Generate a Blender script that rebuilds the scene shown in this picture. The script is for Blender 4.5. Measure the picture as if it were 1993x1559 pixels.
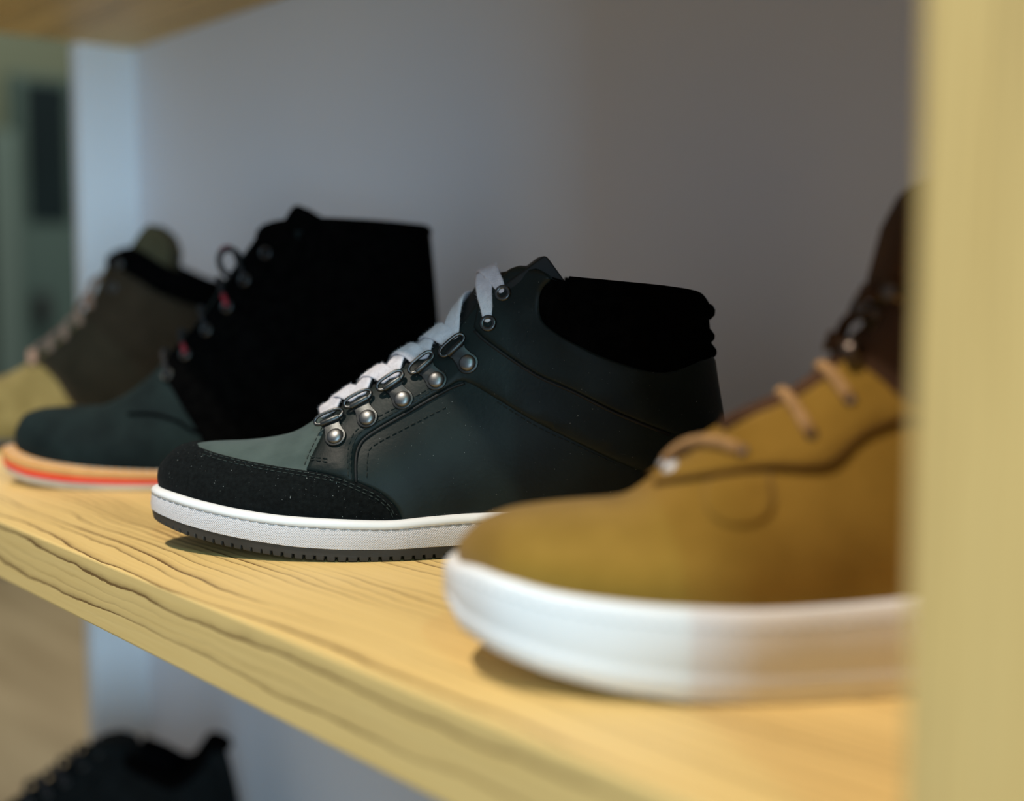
import bpy, bmesh, math, random
import numpy as np
from mathutils import Vector, Matrix
from mathutils.geometry import delaunay_2d_cdt
random.seed(4)
C = bpy.context.scene.collection
for o in list(bpy.data.objects): bpy.data.objects.remove(o)

# ------------------------------------------------------------------ camera, world, lights, exposure
FP = 2600.0; CX, CY = 996.5, 779.5
ZS = 0.95                                   # height of the middle shelf above the floor
CH = 0.133                                  # camera above that shelf
PITCH = math.atan(219.5/FP); YAW = math.atan(2106.5/FP*math.cos(PITCH))
FW = Vector((-math.cos(YAW), math.sin(YAW), 0)); RT = Vector((math.sin(YAW), math.cos(YAW), 0))
SHOE_ROT = math.atan2(RT.y, RT.x)
cam = bpy.data.objects.new('camera', bpy.data.cameras.new('camera')); C.objects.link(cam)
cam.location = (0, 0, ZS+CH)
cam.rotation_euler = (math.pi/2-PITCH, 0, math.atan2(-FW.x, FW.y))
cam.data.sensor_width = 36; cam.data.lens = FP/1993*36
cam.data.clip_start = 0.02
cam.data.dof.use_dof = True; cam.data.dof.focus_distance = 0.652; cam.data.dof.aperture_fstop = 3.0
bpy.context.scene.camera = cam
vs = bpy.context.scene.view_settings
vs.view_transform = 'Standard'; vs.look = 'None'; vs.exposure = 0.0; vs.gamma = 1; vs.use_curve_mapping = False
w = bpy.data.worlds.new('world'); bpy.context.scene.world = w; w.use_nodes = True
w.node_tree.nodes['Background'].inputs[0].default_value = (0.74, 0.84, 0.98, 1)
w.node_tree.nodes['Background'].inputs[1].default_value = 0.265

def aim(o, target):
    d = Vector(target)-o.location
    o.rotation_euler = d.to_track_quat('-Z', 'Y').to_euler()
def lamp(name, kind, loc, target, energy, color, **kw):
    l = bpy.data.lights.new(name, kind); l.energy = energy; l.color = color
    for k, v in kw.items(): setattr(l, k, v)
    o = bpy.data.objects.new(name, l); C.objects.link(o); o.location = loc; aim(o, target); return o
# warm ceiling spot above the aisle in front of the shelves
lamp('ceiling_spot', 'SPOT', (-0.62, 0.2467-0.47*1.75, ZS+0.3876+1.75), (-0.55, 0.33, ZS), 225, (1.0, 0.88, 0.74),
     shadow_soft_size=0.02, spot_size=math.radians(50), spot_blend=0.4)
# weaker cool lamp further along the aisle, past the upright
azA = math.radians(26); elA = math.radians(38)
lamp('aisle_spot', 'SPOT', (-0.1687+3*math.cos(azA), 0.2467-3*math.sin(azA), ZS+0.1+3*math.tan(elA)), (-0.6, 0.35, ZS), 95, (0.45, 0.95, 1.0),
     shadow_soft_size=0.03, spot_size=math.radians(40), spot_blend=0.5)
# the shop window, a broad cool daylight source
lamp('shop_window_light', 'AREA', (2.55, -0.98, ZS+0.3), (-1.2, 0.5, ZS+0.1), 86, (0.52, 0.79, 1.0),
     shape='RECTANGLE', size=1.25, size_y=1.6)

# fill lamp added overhead to brighten the floor and door behind the display
lamp('background_fill_light', 'AREA', (-3.6, 1.6, ZS+2.3), (-3.9, 1.9, 0), 90, (1.0, 0.95, 0.85), shape='RECTANGLE', size=1.8, size_y=1.2)

# ------------------------------------------------------------------ projection helpers
def pl(px, py, F):
    """point of the vertical plane at distance F in front of the camera: (right, height above shelf)"""
    u = (px-CX)/FP; v = (py-CY)/FP
    fw = math.cos(PITCH)-v*math.sin(PITCH); dn = math.sin(PITCH)+v*math.cos(PITCH)
    t = F/fw
    return u*t, CH-dn*t
def proj(R, F, z):
    dz = z-CH
    a = F*math.cos(PITCH)-dz*math.sin(PITCH); b = -F*math.sin(PITCH)-dz*math.cos(PITCH)
    return CX+FP*R/a, CY+FP*b/a
def world(R, F, z):
    p = RT*R+FW*F; return Vector((p.x, p.y, ZS+z))

# ------------------------------------------------------------------ materials
def mat(name):
    m = bpy.data.materials.new(name); m.use_nodes = True
    nt = m.node_tree; b = nt.nodes['Principled BSDF']
    return m, nt, b
def node(nt, t, **kw):
    n = nt.nodes.new(t)
    for k, v in kw.items():
        if k.startswith('i_'):
            key = k[2:]; key = int(key) if key.isdigit() else key.replace('_', ' ')
            n.inputs[key].default_value = v
        else: setattr(n, k, v)
    return n
def ramp(nt, pts):
    r = nt.nodes.new('ShaderNodeValToRGB'); cr = r.color_ramp
    while len(cr.elements) < len(pts): cr.elements.new(0.5)
    for e, (p, c) in zip(cr.elements, pts): e.position = p; e.color = (*c, 1)
    return r
def mix_noise(name, c1, c2, scale=60, rough=0.7, bump=0.2, bscale=400, bdist=0.0006, sheen=0.0, spec=0.5, metal=0.0, detail=4, speck=0.0, stretch=(1, 1, 1)):
    m, nt, b = mat(name)
    tc = node(nt, 'ShaderNodeTexCoord'); mp = node(nt, 'ShaderNodeMapping'); mp.inputs['Scale'].default_value = stretch
    nt.links.new(tc.outputs['Object'], mp.inputs[0])
    n1 = node(nt, 'ShaderNodeTexNoise', i_Scale=scale, i_Detail=detail)
    nt.links.new(mp.outputs[0], n1.inputs['Vector'])
    r = ramp(nt, [(0.35, c1), (0.65, c2)]); nt.links.new(n1.outputs[0], r.inputs[0])
    col = r.outputs[0]
    if speck:
        n3 = node(nt, 'ShaderNodeTexNoise', i_Scale=1300, i_Detail=1.0); nt.links.new(mp.outputs[0], n3.inputs['Vector'])
        r3 = ramp(nt, [(speck, (0, 0, 0)), (speck+0.02, (1, 1, 1))]); nt.links.new(n3.outputs[0], r3.inputs[0])
        mx = node(nt, 'ShaderNodeMix', data_type='RGBA'); nt.links.new(r3.outputs[0], mx.inputs[0]); nt.links.new(col, mx.inputs[6])
        mx.inputs[7].default_value = (0.30, 0.32, 0.30, 1); col = mx.outputs[2]
    nt.links.new(col, b.inputs['Base Color'])
    n2 = node(nt, 'ShaderNodeTexNoise', i_Scale=bscale, i_Detail=3.0); nt.links.new(mp.outputs[0], n2.inputs['Vector'])
    bp = node(nt, 'ShaderNodeBump', i_Strength=bump, i_Distance=bdist); nt.links.new(n2.outputs[0], bp.inputs['Height'])
    nt.links.new(bp.outputs[0], b.inputs['Normal'])
    b.inputs['Roughness'].default_value = rough; b.inputs['Sheen Weight'].default_value = sheen
    b.inputs['Sheen Roughness'].default_value = 0.5
    b.inputs['Specular IOR Level'].default_value = spec; b.inputs['Metallic'].default_value = metal
    return m
def wood_mat(name, base, streak, dark, seed=0.0, ring=215.0, fine=0.5):
    """straight-grained board, grain along X"""
    m, nt, b = mat(name); L = nt.links.new
    tc = node(nt, 'ShaderNodeTexCoord'); mp = node(nt, 'ShaderNodeMapping'); mp.inputs['Location'].default_value = (seed, seed*0.7, seed*0.3)
    L(tc.outputs['Object'], mp.inputs[0])
    # warp
    m1 = node(nt, 'ShaderNodeMapping'); m1.inputs['Scale'].default_value = (3.5, 12, 24); L(mp.outputs[0], m1.inputs[0])
    nA = node(nt, 'ShaderNodeTexNoise', i_Scale=1.0, i_Detail=3.0, i_Roughness=0.55); L(m1.outputs[0], nA.inputs['Vector'])
    m2 = node(nt, 'ShaderNodeMapping'); m2.inputs['Scale'].default_value = (30, 50, 80); L(mp.outputs[0], m2.inputs[0])
    nB = node(nt, 'ShaderNodeTexNoise', i_Scale=1.0, i_Detail=4.0); L(m2.outputs[0], nB.inputs['Vector'])
    sx = node(nt, 'ShaderNodeSeparateXYZ'); L(mp.outputs[0], sx.inputs[0])
    y = node(nt, 'ShaderNodeMath', operation='MULTIPLY'); L(sx.outputs[1], y.inputs[0]); y.inputs[1].default_value = ring*0.7
    z = node(nt, 'ShaderNodeMath', operation='MULTIPLY'); L(sx.outputs[2], z.inputs[0]); z.inputs[1].default_value = ring*0.9
    a1 = node(nt, 'ShaderNodeMath', operation='ADD'); L(y.outputs[0], a1.inputs[0]); L(z.outputs[0], a1.inputs[1])
    w1 = node(nt, 'ShaderNodeMath', operation='MULTIPLY_ADD'); L(nA.outputs[0], w1.inputs[0]); w1.inputs[1].default_value = 6.0; L(a1.outputs[0], w1.inputs[2])
    w2 = node(nt, 'ShaderNodeMath', operation='MULTIPLY_ADD'); L(nB.outputs[0], w2.inputs[0]); w2.inputs[1].default_value = 0.55; L(w1.outputs[0], w2.inputs[2])
    m5 = node(nt, 'ShaderNodeMapping'); m5.inputs['Scale'].default_value = (110, 120, 200); L(mp.outputs[0], m5.inputs[0])
    nE = node(nt, 'ShaderNodeTexNoise', i_Scale=1.0, i_Detail=3.0); L(m5.outputs[0], nE.inputs['Vector'])
    w20 = w2; w2 = node(nt, 'ShaderNodeMath', operation='MULTIPLY_ADD'); L(nE.outputs[0], w2.inputs[0]); w2.inputs[1].default_value = 0.22; L(w20.outputs[0], w2.inputs[2])
    fr = node(nt, 'ShaderNodeMath', operation='FRACT'); L(w2.outputs[0], fr.inputs[0])
    r = ramp(nt, [(0.0, (0.0,)*3), (0.05, (1,)*3), (0.13, (0.9,)*3), (0.24, (0.40,)*3), (0.5, (0.14,)*3), (1.0, (0.0,)*3)])
    fl = node(nt, 'ShaderNodeMath', operation='FLOOR'); L(w2.outputs[0], fl.inputs[0])
    wn = node(nt, 'ShaderNodeTexWhiteNoise', noise_dimensions='1D'); L(fl.outputs[0], wn.inputs['W'])
    pw = node(nt, 'ShaderNodeMath', operation='POWER'); L(wn.outputs['Value'], pw.inputs[0]); pw.inputs[1].default_value = 1.0
    L(fr.outputs[0], r.inputs[0])
    # patches where the lines are strong or nearly gone
    m3 = node(nt, 'ShaderNodeMapping'); m3.inputs['Scale'].default_value = (4.5, 22, 40); L(mp.outputs[0], m3.inputs[0])
    nC = node(nt, 'ShaderNodeTexNoise', i_Scale=1.0, i_Detail=2.0); L(m3.outputs[0], nC.inputs['Vector'])
    rC = ramp(nt, [(0.36, (0.15,)*3), (0.58, (1,)*3)]); L(nC.outputs[0], rC.inputs[0])
    st = node(nt, 'ShaderNodeMath', operation='MULTIPLY'); L(r.outputs[0], st.inputs[0]); L(rC.outputs[0], st.inputs[1])
    st0 = st; st = node(nt, 'ShaderNodeMath', operation='MULTIPLY'); L(st0.outputs[0], st.inputs[0]); L(pw.outputs[0], st.inputs[1])
    st1 = st; st = node(nt, 'ShaderNodeMath', operation='MULTIPLY', use_clamp=True); L(st1.outputs[0], st.inputs[0]); st.inputs[1].default_value = 1.9
    # fine fibres
    m4 = node(nt, 'ShaderNodeMapping'); m4.inputs['Scale'].default_value = (14, 420, 420); L(mp.outputs[0], m4.inputs[0])
    nD = node(nt, 'ShaderNodeTexNoise', i_Scale=1.0, i_Detail=3.0); L(m4.outputs[0], nD.inputs['Vector'])
    mixA = node(nt, 'ShaderNodeMix', data_type='RGBA'); mixA.inputs[6].default_value = (*base, 1); mixA.inputs[7].default_value = (*streak, 1)
    L(nD.outputs[0], mixA.inputs[0])
    mixB = node(nt, 'ShaderNodeMix', data_type='RGBA'); L(st.outputs[0], mixB.inputs[0]); L(mixA.outputs[2], mixB.inputs[6]); mixB.inputs[7].default_value = (*dark, 1)
    L(mixB.outputs[2], b.inputs['Base Color'])
    bp = node(nt, 'ShaderNodeBump', i_Strength=0.12, i_Distance=0.0005); L(nD.outputs[0], bp.inputs['Height']); L(bp.outputs[0], b.inputs['Normal'])
    b.inputs['Roughness'].default_value = 0.48; b.inputs['Specular IOR Level'].default_value = 0.35
    return m
def hatch_mat(name, col, k=1900.0, rough=0.45, strength=0.9):
    """rubber side wall with a fine diamond relief (uv in metres round the sole)"""
    m, nt, b = mat(name); L = nt.links.new
    uv = node(nt, 'ShaderNodeUVMap'); sx = node(nt, 'ShaderNodeSeparateXYZ'); L(uv.outputs[0], sx.inputs[0])
    def comb(op):
        a = node(nt, 'ShaderNodeMath', operation=op); L(sx.outputs[0], a.inputs[0]); L(sx.outputs[1], a.inputs[1])
        c = node(nt, 'ShaderNodeMath', operation='MULTIPLY'); L(a.outputs[0], c.inputs[0]); c.inputs[1].default_value = k
        d = node(nt, 'ShaderNodeMath', operation='SINE'); L(c.outputs[0], d.inputs[0]); return d
    p = comb('ADD'); q = comb('SUBTRACT')
    mu = node(nt, 'ShaderNodeMath', operation='MAXIMUM'); L(p.outputs[0], mu.inputs[0]); L(q.outputs[0], mu.inputs[1])
    bp = node(nt, 'ShaderNodeBump', i_Strength=strength, i_Distance=0.0003); L(mu.outputs[0], bp.inputs['Height']); L(bp.outputs[0], b.inputs['Normal'])
    b.inputs['Base Color'].default_value = (*col, 1); b.inputs['Roughness'].default_value = rough
    return m
M = {}
M['shelf'] = wood_mat('shelf_wood', (0.78, 0.57, 0.235), (0.68, 0.465, 0.165), (0.18, 0.10, 0.03), 0.0)
M['wall'] = mix_noise('wall_paint', (0.76, 0.80, 0.88), (0.78, 0.82, 0.90), 3, 0.8, 0.08, 250, 0.0005)
M['white_paint'] = mix_noise('white_paint', (0.80, 0.84, 0.88), (0.82, 0.86, 0.90), 3, 0.6, 0.05, 250, 0.0004)
M['nubuck'] = mix_noise('grey_green_nubuck', (0.030, 0.050, 0.044), (0.048, 0.072, 0.064), 70, 0.75, 0.25, 900, 0.0003, sheen=0.12, spec=0.3)
M['leather'] = mix_noise('dark_oiled_leather', (0.0042, 0.0078, 0.0072), (0.0085, 0.0148, 0.0138), 35, 0.5, 0.3, 500, 0.0004, spec=0.17, detail=6, speck=0.79)
M['leather_black'] = mix_noise('black_leather', (0.006, 0.007, 0.007), (0.010, 0.011, 0.011), 60, 0.6, 0.2, 500, 0.0004, spec=0.25)
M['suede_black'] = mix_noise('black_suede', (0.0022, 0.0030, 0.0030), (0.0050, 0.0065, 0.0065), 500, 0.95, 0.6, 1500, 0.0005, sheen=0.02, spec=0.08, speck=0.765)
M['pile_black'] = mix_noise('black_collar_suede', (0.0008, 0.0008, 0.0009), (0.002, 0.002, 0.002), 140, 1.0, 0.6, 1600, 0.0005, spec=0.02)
M['thread'] = mix_noise('grey_thread', (0.014, 0.021, 0.019), (0.028, 0.038, 0.034), 300, 0.8, 0.1, spec=0.2)
M['thread_dark'] = mix_noise('dark_thread', (0.012, 0.016, 0.014), (0.02, 0.025, 0.022), 300, 0.8, 0.1, spec=0.2)
M['thread_grey'] = mix_noise('sole_thread', (0.22, 0.21, 0.19), (0.32, 0.30, 0.27), 300, 0.8, 0.1, spec=0.2)
M['metal'] = mix_noise('gunmetal', (0.045, 0.048, 0.048), (0.075, 0.08, 0.08), 90, 0.40, 0.15, 600, 0.0002, metal=1.0)
M['rivet'] = mix_noise('rivet_metal', (0.15, 0.155, 0.155), (0.22, 0.225, 0.225), 90, 0.42, 0.15, 600, 0.0002, metal=1.0)
M['metal_dark'] = mix_noise('dark_gunmetal', (0.07, 0.072, 0.075), (0.10, 0.105, 0.105), 90, 0.35, 0.1, 600, 0.0002, metal=1.0)
M['lace_white'] = mix_noise('white_cotton', (0.60, 0.57, 0.61), (0.70, 0.67, 0.71), 260, 0.95, 1.0, 1800, 0.0008, sheen=0.3, spec=0.1)
M['rubber_white'] = mix_noise('white_rubber', (0.74, 0.735, 0.725), (0.78, 0.77, 0.76), 20, 0.45, 0.05, 300)
M['rubber_hatch'] = hatch_mat('hatched_white_rubber', (0.70, 0.68, 0.70), 5200.0, 0.45, 0.8)
M['rubber_dark'] = mix_noise('dark_rubber', (0.020, 0.020, 0.019), (0.030, 0.029, 0.027), 60, 0.6, 0.2, 500)
M['leather_matte'] = mix_noise('matte_black_leather', (0.0030, 0.0042, 0.0046), (0.0060, 0.0080, 0.0086), 60, 0.8, 0.2, 500, 0.0004, spec=0.08)
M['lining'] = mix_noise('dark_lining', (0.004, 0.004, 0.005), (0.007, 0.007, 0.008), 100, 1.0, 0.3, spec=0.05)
M['navy'] = mix_noise('navy_mark', (0.02, 0.03, 0.12), (0.03, 0.04, 0.16), 100, 0.6, 0.1)
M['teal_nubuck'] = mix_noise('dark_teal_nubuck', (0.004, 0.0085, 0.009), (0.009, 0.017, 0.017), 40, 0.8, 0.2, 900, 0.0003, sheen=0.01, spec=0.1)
M['lace_black'] = mix_noise('black_cord', (0.004, 0.004, 0.005), (0.008, 0.007, 0.009), 200, 0.9, 0.5)
M['lace_red'] = mix_noise('dark_red_cord', (0.16, 0.006, 0.012), (0.22, 0.01, 0.02), 200, 0.9, 0.5)
M['welt'] = mix_noise('tan_welt', (0.56, 0.28, 0.09), (0.64, 0.34, 0.12), 60, 0.6, 0.2)
M['red'] = mix_noise('red_rubber', (0.80, 0.035, 0.012), (0.84, 0.045, 0.018), 60, 0.5, 0.1)
M['rubber_cream'] = mix_noise('cream_rubber', (0.60, 0.54, 0.44), (0.66, 0.60, 0.50), 30, 0.6, 0.2)
M['tan_suede'] = mix_noise('olive_tan_suede', (0.17, 0.13, 0.045), (0.23, 0.18, 0.068), 50, 0.9, 0.3, 900, sheen=0.02, spec=0.15)
M['taupe'] = mix_noise('taupe_suede', (0.028, 0.021, 0.012), (0.040, 0.030, 0.018), 50, 0.9, 0.3, 900, spec=0.15)
M['tongue_tan'] = mix_noise('olive_suede', (0.065, 0.055, 0.027), (0.085, 0.072, 0.038), 50, 0.9, 0.3, 900, spec=0.15)
M['lace_pink'] = mix_noise('dusty_brown_cord', (0.26, 0.16, 0.11), (0.32, 0.20, 0.145), 200, 0.9, 0.5)
M['ochre_suede'] = mix_noise('ochre_suede', (0.19, 0.105, 0.013), (0.27, 0.155, 0.024), 26, 0.95, 0.4, 900, 0.0006, sheen=0.12, spec=0.1, detail=6)
M['ochre_dark'] = mix_noise('ochre_seam', (0.075, 0.038, 0.008), (0.10, 0.05, 0.01), 60, 0.9, 0.3, spec=0.1)
M['brown_suede'] = mix_noise('dark_brown_suede', (0.050, 0.022, 0.009), (0.075, 0.034, 0.014), 60, 0.8, 0.4, 900, spec=0.2)
M['lace_tan'] = mix_noise('tan_cord', (0.30, 0.17, 0.065), (0.38, 0.22, 0.09), 200, 0.9, 0.5)
M['thread_pale'] = mix_noise('pale_thread', (0.42, 0.42, 0.40), (0.5, 0.5, 0.48), 300, 0.8, 0.1, spec=0.2)
M['nickel'] = mix_noise('nickel', (0.6, 0.6, 0.6), (0.7, 0.7, 0.7), 90, 0.5, 0.05, metal=0.6)
M['copper'] = mix_noise('old_brass', (0.10, 0.08, 0.07), (0.15, 0.12, 0.10), 90, 0.35, 0.1, metal=1.0)

# ------------------------------------------------------------------ object helpers
def link(name, bm, m, parent=None, smooth=True, uv=None):
    me = bpy.data.meshes.new(name); bm.to_mesh(me); bm.free(); me.materials.append(m)
    if smooth: me.polygons.foreach_set('use_smooth', [True]*len(me.polygons))
    o = bpy.data.objects.new(name, me); C.objects.link(o)
    if parent: o.parent = parent
    return o
def thing(name, label, cat, loc, rotz=0, group=None):
    o = bpy.data.objects.new(name, None); C.objects.link(o); o.location = loc; o.rotation_euler = (0, 0, rotz)
    o.empty_display_size = 0.05
    o['label'] = label; o['category'] = cat
    if group: o['group'] = group
    return o
def bevel(o, wd, seg=2, angle=0.6):
    b = o.modifiers.new('bevel', 'BEVEL'); b.width = wd; b.segments = seg; b.limit_method = 'ANGLE'; b.angle_limit = angle
def box(bm, x0, x1, y0, y1, z0, z1):
    v = [bm.verts.new(p) for p in ((x0,y0,z0),(x1,y0,z0),(x1,y1,z0),(x0,y1,z0),(x0,y0,z1),(x1,y0,z1),(x1,y1,z1),(x0,y1,z1))]
    for f in ((0,3,2,1),(4,5,6,7),(0,1,5,4),(1,2,6,5),(2,3,7,6),(3,0,4,7)): bm.faces.new([v[i] for i in f])
def catmull(pts, n=8, closed=False):
    P = [Vector(p) for p in pts]; out = []
    N = len(P); rng = N if closed else N-1
    for i in range(rng):
        p1 = P[i]; p2 = P[(i+1) % N]
        p0 = P[i-1] if (closed or i > 0) else p1*2-p2
        p3 = P[(i+2) % N] if (closed or i+2 < N) else p2*2-p1
        for k in range(n):
            t = k/n
            out.append(0.5*((2*p1)+(p2-p0)*t+(2*p0-5*p1+4*p2-p3)*t*t+(3*p1-p0-3*p2+p3)*t**3))
    if not closed: out.append(P[-1].copy())
    return out
def sweep(bm, path, frames, section, closed=False, caps=True):
    """section: list of (a,b) offsets along the two frame axes; frames: (A,B) per point; section may be a function of i"""
    rings = []
    for i, p in enumerate(path):
        A, B = frames[i]; sec = section(i) if callable(section) else section
        rings.append([bm.verts.new(p+A*a+B*b) for a, b in sec])
    n = len(rings[0]); R = range(len(rings)) if closed else range(len(rings)-1)
    for i in R:
        r0 = rings[i]; r1 = rings[(i+1) % len(rings)]
        for k in range(n):
            bm.faces.new((r0[k], r0[(k+1) % n], r1[(k+1) % n], r1[k]))
    if caps and not closed:
        bm.faces.new(rings[0][::-1]); bm.faces.new(rings[-1])
def tangents(path, closed=False):
    T = []
    N = len(path)
    for i in range(N):
        a = path[(i-1) % N] if (closed or i > 0) else path[i]; b = path[(i+1) % N] if (closed or i < N-1) else path[i]
        t = (b-a); T.append(t.normalized() if t.length > 1e-9 else Vector((1, 0, 0)))
    return T
def tube(bm, path, r, n=8, closed=False, up=Vector((0.1, 0.2, 1))):
    T = tangents(path, closed); fr = []
    nrm = up - T[0]*up.dot(T[0]); nrm.normalize()
    for t in T:
        nrm = nrm - t*nrm.dot(t); nrm.normalize(); fr.append((nrm.copy(), t.cross(nrm)))
    rr = r if callable(r) else (lambda i: r)
    sweep(bm, path, fr, lambda i: [(rr(i)*math.cos(2*math.pi*k/n), rr(i)*math.sin(2*math.pi*k/n)) for k in range(n)], closed)
def ribbon(bm, path, normals, width, th=0.0012, wob=0.0):
    T = tangents(path); fr = []
    for t, nn in zip(T, normals):
        s = t.cross(nn); s.normalize(); n2 = s.cross(t); fr.append((s, n2))
    wf = width if callable(width) else (lambda i: width)
    def sec(i):
        w2 = wf(i)/2; a = random.uniform(-wob, wob)
        return [(-w2+a, -th*0.2), (-w2*0.85+a, th*0.5), (-w2*0.3, th*0.42), (w2*0.3, th*0.42), (w2*0.85+a, th*0.5), (w2+a, -th*0.2), (w2*0.8, -th*0.5), (-w2*0.8, -th*0.5)]
    sweep(bm, path, fr, sec)
def lathe(bm, prof, mtx, n=24):
    """prof: list of (r, h); axis = local z of mtx"""
    rings = []
    for r, h in prof:
        if r < 1e-7: rings.append([bm.verts.new(mtx @ Vector((0, 0, h)))])
        else: rings.append([bm.verts.new(mtx @ Vector((r*math.cos(2*math.pi*k/n), r*math.sin(2*math.pi*k/n), h))) for k in range(n)])
    for a, b in zip(rings, rings[1:]):
        for k in range(n):
            k2 = (k+1) % n
            if len(a) == 1 and len(b) == 1: continue
            if len(a) == 1: bm.faces.new((a[0], b[k], b[k2]))
            elif len(b) == 1: bm.faces.new((a[k], a[k2], b[0]))
            else: bm.faces.new((a[k], a[k2], b[k2], b[k]))
def frame_at(p, n, up):
    """matrix with z = n, y as close to up as possible"""
    n = n.normalized(); y = (up-n*up.dot(n)).normalized(); x = y.cross(n)
    return Matrix(((x.x, y.x, n.x, p.x), (x.y, y.y, n.y, p.y), (x.z, y.z, n.z, p.z), (0, 0, 0, 1)))

# ------------------------------------------------------------------ the shoe surface
def pchip(xs, ys, xq):
    xs = np.array(xs, float); ys = np.array(ys, float); h = np.diff(xs); d = np.diff(ys)/h
    m = np.zeros(len(xs)); m[0] = d[0]; m[-1] = d[-1]
    for i in range(1, len(xs)-1):
        if d[i-1]*d[i] > 0:
            w1 = 2*h[i]+h[i-1]; w2 = h[i]+2*h[i-1]; m[i] = (w1+w2)/(w1/d[i-1]+w2/d[i])
    k = np.clip(np.searchsorted(xs, xq)-1, 0, len(xs)-2); t = (xq-xs[k])/h[k]
    return (2*t**3-3*t**2+1)*ys[k]+(t**3-2*t**2+t)*h[k]*m[k]+(-2*t**3+3*t**2)*ys[k+1]+(t**3-t**2)*h[k]*m[k+1]
class Last:
    """upper of a shoe as +-halfwidth over its side view.  stations: dict b=(px,py) m t wb wt c, traced at F0"""
    NT = 1500
    def __init__(s, F0, R0, stations, a=2.6, bulge=0.05, dz=0.0):
        s.F0, s.R0, s.a, s.bulge, s.dz = F0, R0, a, bulge, dz
        rows = []
        for st in stations:
            wb, wt, c = st['wb'], st['wt'], st['c']
            b = pl(*st['b'], F0-wb*0.95); t = pl(*st['t'], F0-wt*c); 
            b = (b[0]-R0, b[1]-dz); t = (t[0]-R0, t[1]-dz)
            if 'm' in st: m_ = pl(*st['m'], F0-(0 if wb < 1e-6 else 0.5*wb)); m_ = (m_[0]-R0, m_[1]-dz)
            else: m_ = ((b[0]+t[0])/2, (b[1]+t[1])/2)
            rows.append([b[0], b[1], m_[0], m_[1], t[0], t[1], wb**2, wt**2, c])
        A = np.array(rows); xs = np.linspace(0, 1, len(rows)); q = np.linspace(0, 1, s.NT)
        s.T = np.stack([pchip(xs, A[:, j], q) for j in range(9)], 1)
        s.T[:, 6] = np.sqrt(np.maximum(s.T[:, 6], 0)); s.T[:, 7] = np.sqrt(np.maximum(s.T[:, 7], 0))
        s.inv = None; s.n = len(rows)
    def row(s, q):
        f = min(max(q, 0), 1)*(s.NT-1); i = min(int(f), s.NT-2); f -= i
        # square-root fall off at both ends
        r = s.T[i]*(1-f)+s.T[i+1]*f
        return r
    def P(s, th, ph):
        """theta in [-1,1] (negative = far side, beyond 1 wraps round the heel), phi 0 sole .. 1 top"""
        while th > 1: th -= 2
        while th < -1: th += 2
        if ph > 1: th, ph = -th, 2-ph          # over the ridge to the other side
        side = -1.0 if th >= 0 else 1.0
        q = 0.5-0.5*math.cos(math.pi*th); v = 1-(1-ph)**2 if ph <= 1 else 1.0
        r = s.row(q)
        k0 = (1-v)*(1-2*v); k1 = 4*v*(1-v); k2 = v*(2*v-1)
        x = r[0]*k0+r[2]*k1+r[4]*k2; z = r[1]*k0+r[3]*k1+r[5]*k2
        g = r[8]+(1-r[8])*math.sqrt(max(0.0, 1-v**s.a))
        W = (r[6]+(r[7]-r[6])*v)*g*(1+s.bulge*math.sin(math.pi*min(1, v*1.6)))
        return Vector((x, side*W, z))
    def N(s, th, ph):
        e = 0.004
        if ph > 1: return s.N(-th, 2-ph)
        p = min(max(ph, e), 1-e)
        du = s.P(th+e, p)-s.P(th-e, p); dv = s.P(th, p+e)-s.P(th, p-e)
        n = du.cross(dv)
        if n.length < 1e-14: n = Vector((0, -1, 0))
        n.normalize()
        c = s.P(th, p); mid = Vector((s.row(0.5-0.5*math.cos(math.pi*th))[2], 0, c.z*0.5))
        return n
    def at(s, th, ph, off=0.0): return s.P(th, ph)+s.N(th, ph)*off if off else s.P(th, ph)
    def build_inv(s):
        s.inv = []
        for i in range(141):
            for j in range(61):
                th = 0.005+0.99*i/140; ph = j/60
                p = s.P(th, ph); s.inv.append((th, ph, *proj(s.R0+p.x, s.F0+p.y, p.z+s.dz)))
        s.inva = np.array(s.inv)
    def sv(s, px, py, off=0.0):
        if s.inv is None: s.build_inv()
        d = (s.inva[:, 2]-px)**2+(s.inva[:, 3]-py)**2; k = int(np.argmin(d)); th, ph = s.inva[k, 0], s.inva[k, 1]
        def f(a, b):
            p = s.at(a, b, off); return np.array(proj(s.R0+p.x, s.F0+p.y, p.z+s.dz))
        for _ in range(6):
            f0 = f(th, ph); e = 1e-3; J = np.stack([(f(th+e, ph)-f0)/e, (f(th, ph+e)-f0)/e], 1)
            if abs(np.linalg.det(J)) < 1e-3: break
            st = np.linalg.solve(J, np.array([px, py])-f0); st = np.clip(st, -0.02, 0.02)
            th = min(max(th+st[0], 0.001), 0.999); ph = min(max(ph+st[1], 0.0), 1.0)
        return th, ph
    def trace(s, pts, n=4, closed=False):
        """pixel polyline -> dense (theta,phi) list"""
        c = catmull([(p[0], p[1], 0) for p in pts], n, closed)
        return [s.sv(p.x, p.y) for p in c]

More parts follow.
